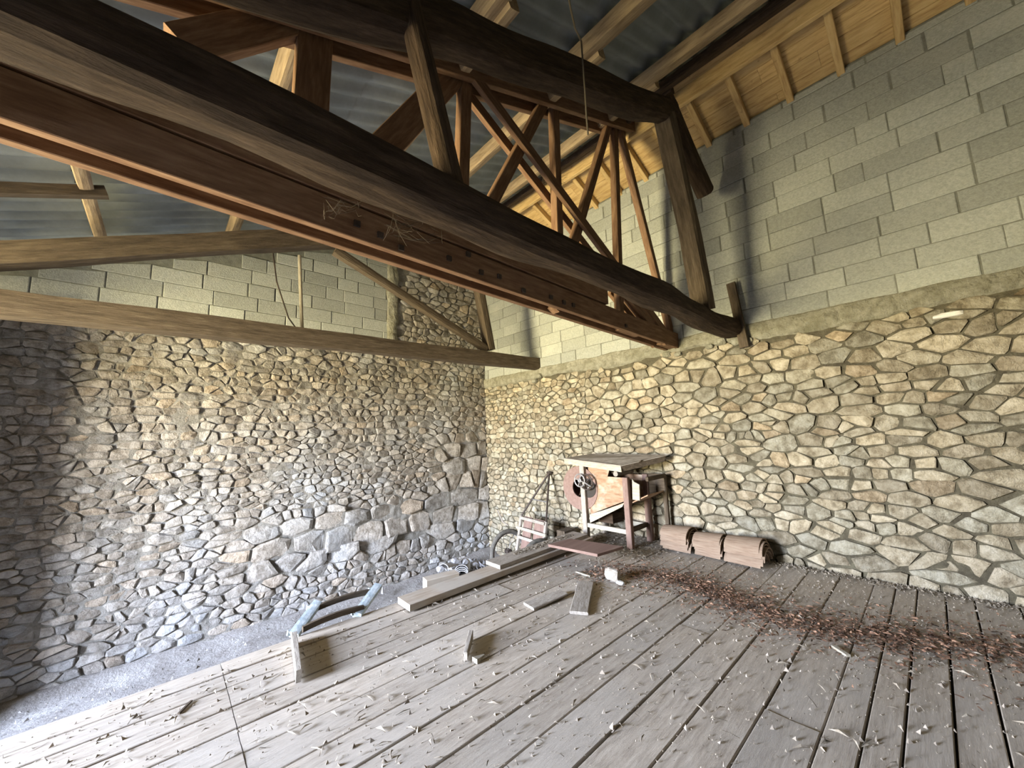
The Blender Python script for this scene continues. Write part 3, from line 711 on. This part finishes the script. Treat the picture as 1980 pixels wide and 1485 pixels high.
# outlet side boards with concave top
oc = [F(1222, 926, -.60), F(1226, 932, -.60), F(1236, 937, -.60), F(1237, 968, -.60), F(1223, 966, -.60)]
mb = MB(); prism(mb, oc, (.02, 0, 0)); mb.build('outlet_board', M_PALE, t)
mb = MB(); prism(mb, [(-.58, -3.64, .55), (-.16, -3.64, .55), (-.16, -3.86, .66), (-.58, -3.86, .66)], (0, 0, .015)); mb.build('outlet_floor', M_PANEL, t)
mb = MB(); prism(mb, [(-.17, -3.62, .55), (-.17, -3.88, .66), (-.17, -3.88, .88), (-.17, -3.62, .88)], (.02, 0, 0)); mb.build('outlet_board', M_OLD2, t)
mb = MB(); timber(mb, (-.13, -3.86, 0), (-.13, -3.86, .86), .05, .05, (0, 1, 0)); mb.build('post', M_OLD2, t)
mb = MB(); timber(mb, (-.59, -3.87, .86), (-.13, -3.87, .86), .035, .05, (0, 0, 1)); mb.build('rail', M_OLD2, t)
mb = MB(); prism(mb, [(-.45, -3.02, .22), (-.2, -3.02, .22), (-.2, -3.25, .22), (-.45, -3.25, .22)], (0, 0, .13)); mb.build('grain_box', M_OLD, t)

# ------------------------------------------------------------------ hand cart leaning in the corner
CB = Vector((-.55, -1.3, ZG))
t = thing('hand_cart', 'two-wheeled slatted hand cart tipped up against the wall in the corner', 'cart', CB)
hubL = at(983, 1066, 'x', -.62); hubR = hubL + Vector((-.10, -.80, 0))
r_w = .36; hubL.z = hubR.z = max(hubL.z, ZG + r_w + .02)
axd = (hubR - hubL).normalized(); wu = Vector((0, 0, 1)); wv = axd.cross(wu)
for hub in (hubL, hubR):
    mb = MB(); n = 36
    tube(mb, [hub + (wv * math.cos(2 * math.pi * k / n) + wu * math.sin(2 * math.pi * k / n)) * (r_w - .035) for k in range(n)], .035, 10, closed=True)
    w_ = mb.build('wheel', M_RUBBER, t, smooth=True)
    mb = MB(); tube(mb, [hub + (wv * math.cos(2 * math.pi * k / n) + wu * math.sin(2 * math.pi * k / n)) * (r_w - .075) for k in range(n)], .010, 6, closed=True)
    mb.build('rim', M_STEEL, w_)
    for k in range(18):
        a_ = 2 * math.pi * k / 18; s_ = (.03 if k % 2 else -.03)
        mb = MB(); tube(mb, [hub + axd * s_, hub + (wv * math.cos(a_) + wu * math.sin(a_)) * (r_w - .075)], .0025, 4); mb.build('spoke', M_STEEL, w_)
    mb = MB(); tube(mb, [hub - axd * .05, hub + axd * .05], .045, 12); mb.build('hub', M_IRON, w_)
mb = MB(); tube(mb, [hubL - axd * .05, hubR + axd * .05], .015, 8); mb.build('axle', M_IRON, t)
# tilted bed: plane through axle, leaning towards the wall
bl, br = hubL + axd * .12 + Vector((.03, 0, -.28)), hubR - axd * .04 + Vector((.03, 0, -.28))
upv = Vector((.22, -.02, .97)).normalized(); bh = .86
tl, tr = bl + upv * bh, br + upv * bh
for a_, b_ in ((bl, tl), (br, tr)):
    mb = MB(); timber(mb, a_, b_, .04, .05, axd); mb.build('side_rail', M_GREYW, t)
for f in (.02, .30, .62, .78, .97):
    e_ = .06 if f in (.78,) else 0
    mb = MB(); timber(mb, bl.lerp(tl, f) - axd * e_ + Vector((-.03, 0, 0)), br.lerp(tr, f) + axd * e_ + Vector((-.03, 0, 0)), .03, .045, upv); mb.build('cross_rail', M_GREYW if not e_ else M_PALE, t)
for k in range(9):
    if k in (0, 4): continue
    f = (k + .5) / 9; a_, b_ = bl.lerp(br, f), tl.lerp(tr, f)
    mb = MB(); timber(mb, a_ + Vector((.02, 0, 0)), b_ + Vector((.02, 0, 0)), .015, .075, axd); mb.build('slat', M_RED, t)
apex = at(1062, 914, 'x', -.06)
for a_ in (tl, tr):
    mb = MB(); tube(mb, [a_, a_.lerp(apex, .5), apex], .016, 8); mb.build('draw_bar', M_IRON, t)
mb = MB(); tube(mb, [tl.lerp(apex, .38), tr.lerp(apex, .38)], .010, 6); mb.build('draw_bar_tie', M_STEEL, t)
mb = MB(); tube(mb, [apex - axd * .05, apex + axd * .06], .022, 8); mb.build('coupling', M_IRON, t)
mb = MB(); tube(mb, [hubL + Vector((.05, .04, .40)), hubL + Vector((.0, .12, .46)), hubL + Vector((.03, .28, .62))], .014, 6); mb.build('stay', M_GREYW, t)
mb = MB(); p = at(1083, 1038, 'x', -.45); box(mb, (-.42, p.y - .07, ZG), (-.16, p.y + .09, p.z + .08)); o = mb.build('crate', M_OLD2, base=(-.3, p.y, ZG))
tag(o, 'small dark wooden crate half hidden behind the hand cart', 'crate')

# ------------------------------------------------------------------ boards on the deck
def board(name, label, cat, m, c8=None, a=None, b=None, w=.1, th=.03, z=0., rot=None, taper=1, seg=1, jit=0.0, group=None):
    mb = MB(); a, b = Vector((a[0], a[1], (a[2] if len(a) > 2 else z) + th / 2)), Vector((b[0], b[1], (b[2] if len(b) > 2 else z) + th / 2))
    timber(mb, a, b, w, th, (0, 0, 1), seg=seg, jit=jit, round_=.06, ends=(1, taper), freq=2)
    o = mb.build(name, m, base=((a.x + b.x) / 2, (a.y + b.y) / 2, min(a.z, b.z) - th / 2)); return tag(o, label, cat, group)
FZ = lambda px, py, z=0: at(px, py, 'z', z)
board('plank', 'long pale plank lying along the open edge of the deck', 'plank', M_DUSTY, a=(-3.36, -3.02, .012), b=(-.80, -3.05, .05), w=.235, th=.055)
board('plank', 'shorter debris-covered plank lying on top of the long pale plank', 'plank', M_GREYW, a=(-2.33, -2.99, .085), b=(-.85, -3.0, .107), w=.24, th=.04)
c = [FZ(1060, 1052, .187), FZ(1155, 1071, .187), FZ(1205, 1056, .187), FZ(1102, 1041, .187)]
mb = MB(); prism(mb, [p + Vector((0, 0, -.03)) for p in c], (0, 0, .028)); o = mb.build('red_board', M_RED, base=(c[0] + c[2]) / 2 - Vector((0, 0, .03)))
tag(o, 'square red-brown board lying on the plank ends before the winnowing machine', 'board')
board('timber_offcut', 'short thick sawn timber block at the deck edge beside the long plank', 'timber block', M_DUSTY, a=(-3.03, -2.80, .004), b=(-2.70, -2.86, .004), w=.12, th=.105)
board('wood_piece', 'long narrow weathered lath lying across the boards nearest the blue frame', 'wood piece', M_GREYW, a=(*FZ(568, 1247)[:2], .005), b=(*FZ(577, 1324)[:2], .005), w=.035, th=.085, taper=.85)
board('wood_piece', 'short dark weathered lath lying alone in the middle of the floor', 'wood piece', M_GREYW, a=(*FZ(911, 1238)[:2], .004), b=(*FZ(900, 1282)[:2], .004), w=.03, th=.065, taper=.85)
board('wood_chip', 'small pale wedge of wood beside the short dark lath', 'wood chip', M_PALE, a=(*FZ(918, 1283)[:2], .003), b=(*FZ(936, 1272)[:2], .003), w=.05, th=.03, taper=.3)
board('wood_piece', 'flat grey board with a splintered end pointing at the stone', 'wood piece', M_GREYW, a=(*FZ(1022, 1176)[:2], .004), b=(*FZ(1090, 1152)[:2], .02), w=.15, th=.022, taper=.7, seg=4, jit=.004)
board('wood_piece', 'flat dust-covered board lying across the floorboards before the red board', 'wood piece', M_GREYW, a=(*FZ(1119, 1190)[:2], .004), b=(*FZ(1133, 1132)[:2], .012), w=.15, th=.025, seg=4, jit=.004)
board('stick', 'thin pale stick lying near the plank and red board', 'stick', M_PALE, a=(*FZ(1115, 1108)[:2], .004), b=(*FZ(1142, 1117)[:2], .004), w=.018, th=.015)
board('stick', 'thin pale stick at the edge of the leaf litter, right foreground', 'stick', M_PALE, a=(*FZ(1612, 1253)[:2], .004), b=(*FZ(1641, 1272)[:2], .004), w=.028, th=.015)
board('stick', 'tiny dark twig on the boards at lower left', 'stick', M_OLD2, a=(*FZ(345, 1383)[:2], .003), b=(*FZ(370, 1358)[:2], .003), w=.012, th=.010)
def rock(name, label, c, s, m, cat='stone', group=None, k=.35, par=None):
    import bmesh
    bm = bmesh.new(); bmesh.ops.create_icosphere(bm, subdivisions=2, radius=1); so = Vector((U(0, 99), U(0, 99), 0)); mb = MB(); vs = []
    for v in bm.verts:
        p = v.co * (1 + k * mnoise.noise(v.co * 1.3 + so)); p = Vector((max(-.8, min(.8, p.x)), max(-.8, min(.8, p.y)), max(-.75, min(.8, p.z))))
        vs.append(Vector((p.x * s[0], p.y * s[1], (p.z + .7) * s[2])) + Vector(c))
    mb.add(vs, [tuple(v.index for v in f.verts) for f in bm.faces], R()); bm.free()
    o = mb.build(name, m, parent=par, base=None if par else c)
    return o if par else tag(o, label, cat, group)
p = FZ(1185, 1124); rock('stone', 'pale upright chunk of stone on the deck before the winnowing machine', (p.x, p.y, 0), (.05, .09, .08), M_GREYW)
p = FZ(1200, 1130); rock('stone', 'small white lump beside the pale upright stone', (p.x, p.y, 0), (.035, .05, .02), M_WHITE)
p = at(1832, 607, 'x', -.03); rock('mortar_lump', 'white flake of mortar stuck on the rubble wall at upper right', (p.x, p.y, p.z - .03), (.03, .11, .03), M_WHITE, 'mortar')

for (y_, z_, s_) in ((-1.62, 2.50, .07), (-1.50, 2.42, .06), (-4.0, 2.46, .06), (-4.15, 2.44, .05), (-4.68, 2.50, .075), (-4.86, 2.46, .07), (-4.98, 2.45, .05), (-4.55, 2.46, .05)):
    rock('bearing_stone', '', (-.02, y_, z_ - s_ * .7), (s_, s_ * 1.1, s_ * .8), M_BAND, par=wall_right)
# blue frame leaning at the deck edge
t = thing('trestle_frame', 'wooden frame with flaking pale blue end bars at the deck edge', 'frame', (-3.95, -2.85, 0))
def Q2(px, py, y): return at(px, py, 'y', y)
for (a_, b_) in (((568, 1229), (615, 1166)), ((690, 1190), (731, 1133))):
    A, B = FZ(*a_, .015), at(*b_, 'y', -2.62)
    mb = MB(); timber(mb, A, B, .05, .075, (1, 0, 0), seg=6, jit=.006, round_=.1); mb.build('end_bar', M_BLUEP, t)
    for f in (.10, .86):
        C = A.lerp(B, f); mb = MB(); timber(mb, C + Vector((-.06, .01, .01)), C + Vector((.0, .01, .0)), .03, .035, (0, 0, 1)); mb.build('peg', M_BLUEP, t)
for (a_, b_, bw) in (((585, 1217), (703, 1175), .02), ((612, 1176), (724, 1143), .02)):
    A = FZ(*a_, .05) if a_[1] > 1200 else at(*a_, 'y', -2.66); B = FZ(*b_, .05) if b_[1] > 1160 else at(*b_, 'y', -2.66)
    mb = MB(); timber(mb, A, B, .03, .045, (0, 0, 1), seg=8, jit=.002, bow=bw); mb.build('rail', M_OLD2, t)

# ------------------------------------------------------------------ roof tiles
def tile_mesh(L, r, th, taper=.85):
    mb = MB(); n = 12; m = 4; vs = []; gc = []
    for s_ in (0, 1):
        for j in range(m + 1):
            f = j / m; rr = (r - s_ * th) * (1 - (1 - taper) * f)
            for k in range(n + 1):
                a_ = math.pi * (.04 + .92 * k / n); vs.append((L * (f - .5), math.cos(a_) * rr, math.sin(a_) * rr * .80)); gc.append((L * f, a_ * r, 0))
    N = (m + 1) * (n + 1); fs = []
    for j in range(m):
        for k in range(n):
            a_ = j * (n + 1) + k; fs.append((a_, a_ + 1, a_ + n + 2, a_ + n + 1)); fs.append((N + a_, N + a_ + n + 1, N + a_ + n + 2, N + a_ + 1))
    for j in range(m):
        a_ = j * (n + 1); fs.append((a_, a_ + n + 1, N + a_ + n + 1, N + a_)); b_ = a_ + n; fs.append((b_, N + b_, N + b_ + n + 1, b_ + n + 1))
    for k in range(n):
        fs.append((k, N + k, N + k + 1, k + 1)); q = m * (n + 1) + k; fs.append((q, q + 1, N + q + 1, N + q))
    mb.add(vs, fs, .5, .3, gc); return mb
src = None
names = ('left', 'middle', 'right')
stk = ((-.22, -4.04, 6, .34), (-.24, -4.42, 5, .30), (-.26, -4.79, 6, .36))
lab = {0: 'in the left stack against the rubble wall', 1: 'in the middle stack against the rubble wall', 2: 'in the right stack against the rubble wall'}
ordn = ['lowest', 'second from the bottom', 'third from the bottom', 'fourth from the bottom', 'fifth from the bottom', 'topmost']
tl_mesh = {}
for si, (sx_, sy_, n_, L_) in enumerate(stk):
    for k in range(n_):
        key = L_
        if key not in tl_mesh:
            o = tile_mesh(L_, .165, .016).build('roof_tile', M_TILE); tl_mesh[key] = o.data
        else:
            o = bpy.data.objects.new('roof_tile', tl_mesh[key]); COL.objects.link(o)
        o.location = (sx_ + U(-.016, .016), sy_ + U(-.022, .022), .0 + k * .030); o.rotation_euler = (U(-.03, .03), 0, math.pi / 2 + U(-.05, .05))
        w_ = 'topmost' if k == n_ - 1 else ordn[k]
        o.scale = (U(.95, 1.04), U(.94, 1.06), U(.97, 1.03))
        tag(o, f'clay barrel roof tile, {w_} {lab[si]}', 'roof tile', f'nested roof tiles of the {names[si]} stack')
# rubble heap on the earth by the gable
gz = ZG + .03
hp = ((868, 1095, 0, .30), (880, 1085, 1, .2), (893, 1098, 0, .9), (905, 1100, 2, 0), (918, 1092, 1, 0), (925, 1098, 1, 0), (852, 1100, 1, 0), (898, 1086, 1, 0))
labs = ['broken grey roof tile at the left of the rubble heap in the corner', 'rounded grey stone on top of the broken tile', 'tilted grey tile with stacked edges in the rubble heap', 'upright pale shard of stone in the rubble heap', 'grey stone right of the upright shard in the rubble', 'small stone at the right end of the corner rubble', 'small grey stone at the left end of the corner rubble', 'grey stone behind the tilted tile in the rubble']
for (px_, py_, kd, rz), lb in zip(hp, labs):
    p = at(px_, py_, 'y', -.42); z = max(p.z, -.93)
    if kd == 0:
        o = tile_mesh(.30, .12, .014).build('broken_tile', M_TILEG); o.location = (p.x, p.y, z - .03); o.rotation_euler = (U(-.3, .3), U(-.2, .3), rz); tag(o, lb, 'roof tile')
        if rz > .5:
            for q in range(3):
                o2 = bpy.data.objects.new('broken_tile', o.data); COL.objects.link(o2); o2.location = (p.x - .015, p.y - .02, z - .03 - .03 * (q + 1)); o2.rotation_euler = o.rotation_euler
                tag(o2, 'grey tile nested under the tilted tile, ' + ['first', 'second', 'third'][q] + ' below it', 'roof tile', 'tiles nested in the rubble heap')
    else: rock('stone', lb, (p.x, p.y, z - .04), (.085, .07, .06) if kd == 1 else (.05, .04, .13), M_TILEG if kd == 1 else M_WHITE)

# ------------------------------------------------------------------ litter
def bits(name, label, m, gen, cat):
    mb = MB()
    for (x, y, z, s_, kd) in gen:
        a_ = U(0, 6.28); ca, sa = math.cos(a_), math.sin(a_); tz = U(-.5, .5)
        if kd == 0:      # curled leaf or chip
            L_, w_ = s_ * U(.8, 1.6), s_ * U(.25, .5); h_ = s_ * U(.1, .45)
            pts = [(-L_ / 2, -w_ / 2, h_ * tz + .2 * h_), (0, -w_ / 2, h_ * .7), (L_ / 2, -w_ / 3, -h_ * tz + .3 * h_), (L_ / 2, w_ / 3, 0), (0, w_ / 2, 0.002), (-L_ / 2, w_ / 2, 0)]
            vs = [(x + p_[0] * ca - p_[1] * sa, y + p_[0] * sa + p_[1] * ca, z + max(.001, p_[2])) for p_ in pts]
            mb.add(vs, [(0, 1, 4, 5), (1, 2, 3, 4)], R())
        elif kd == 1:    # crumb
            vs = [(x + s_ * U(-.5, .5), y + s_ * U(-.5, .5), z) for _ in range(3)] + [(x + s_ * U(-.2, .2), y + s_ * U(-.2, .2), z + s_ * U(.3, .8))]
            mb.add(vs, [(0, 1, 3), (1, 2, 3), (2, 0, 3)], R())
        else:            # straw
            L_ = s_ * 3; w_ = .0022
            pts = [(-L_ / 2, -w_, .004), (0, -w_, .004 + U(0, .02)), (L_ / 2, -w_, .004), (L_ / 2, w_, .005), (0, w_, .01), (-L_ / 2, w_, .005)]
            vs = [(x + p_[0] * ca - p_[1] * sa, y + p_[0] * sa + p_[1] * ca, z + p_[2]) for p_ in pts]
            mb.add(vs, [(0, 1, 4, 5), (1, 2, 3, 4)], R())
    o = mb.build(name, m); o['kind'] = 'stuff'; return tag(o, label, cat)
path = [Vector((-1.62, -3.75)), Vector((-1.20, -4.2)), Vector((-1.20, -4.7)), Vector((-1.42, -5.1)), Vector((-1.42, -5.6)), Vector((-1.15, -6.1)), Vector((-.95, -6.7)), Vector((-.9, -7.4))]
def onpath(sp):
    i = random.randrange(len(path) - 1); q = path[i].lerp(path[i + 1], R()); return q.x + random.gauss(0, sp), q.y + random.gauss(0, sp)
def gl(n):
    for _ in range(n):
        x, y = onpath(U(.06, .30))
        if x < -.05: yield (x, y, .004 + U(0, .012), U(.012, .034), 0)
bits('leaf_litter', 'reddish brown dead leaves and husks swept across the boards to the right', M_LEAF, gl(7000), 'leaf litter')
def gc_(n):
    for _ in range(n):
        r_ = R()
        if r_ < .25:
            x, y = onpath(.35)
        elif r_ < .45: x, y = U(-1.3, -.05), U(-7.2, -2.9)
        else: x, y = U(-6, -.05), U(-7.0, -2.9)
        if x < -.05 and y < -2.88: yield (x, y, .002, U(.004, .014) * (1.6 if R() < .05 else 1), 1 if R() < .965 else 0)
bits('wood_crumbs', 'pale crumbs of dust, bark and mortar scattered over the floorboards', M_CRUMB, gc_(13000), 'debris')
bits('clods', 'brown clods and bark lumps dotted over the floorboards', M_CLOD, ((U(-5.6, -.3), U(-6.9, -2.95), .002, U(.014, .034), 1) for _ in range(1300)), 'debris')
bits('straw', 'fine straw stalks strewn over the floorboards', M_CRUMB, ((U(-6, -.5), U(-7, -2.95), .002, U(.006, .028), 2) for _ in range(900)), 'straw')
bits('machine_litter', 'pale husks and leaves heaped under the winnowing machine', M_CRUMB, ((U(-.95, -.03), U(-4.0, -2.9), .002 + .03 * R() * R(), U(.015, .035), 0) for _ in range(1500)), 'debris')
bits('plank_litter', 'crumbs and leaf scraps lying on the short upper plank', M_CRUMB, ((lambda x: (x, -2.97 + random.gauss(0, .035), .127 + (x + 2.33) * .0149, U(.012, .03), 0))(U(-2.0, -1.0)) for _ in range(500)), 'debris')
bits('wall_foot_litter', 'chips and grit along the foot of the right wall', M_CRUMB, ((-abs(random.gauss(0, .08)) - .04, U(-8, -3.9), .003, U(.012, .035), random.choice((0, 1))) for _ in range(1800)), 'debris')
bits('corner_rubble', 'loose small stones heaped on the earth in the corner beside the cart', M_TILEG, ((-abs(random.gauss(0, .6)) - .1, -abs(random.gauss(0, .3)) - .12, ZG + .04 + .05 * R(), U(.04, .13), 1) for _ in range(160)), 'rubble')
bits('earth_crumbs', 'grit and stones strewn on the earth strip below the gable', M_DIRT, ((U(-6.9, -.1), U(-2.8, -.15), ZG + .02, U(.01, .05), 1) for _ in range(1500)), 'debris')

for o in list(bpy.data.objects):
    if '_base' in o: del o['_base']
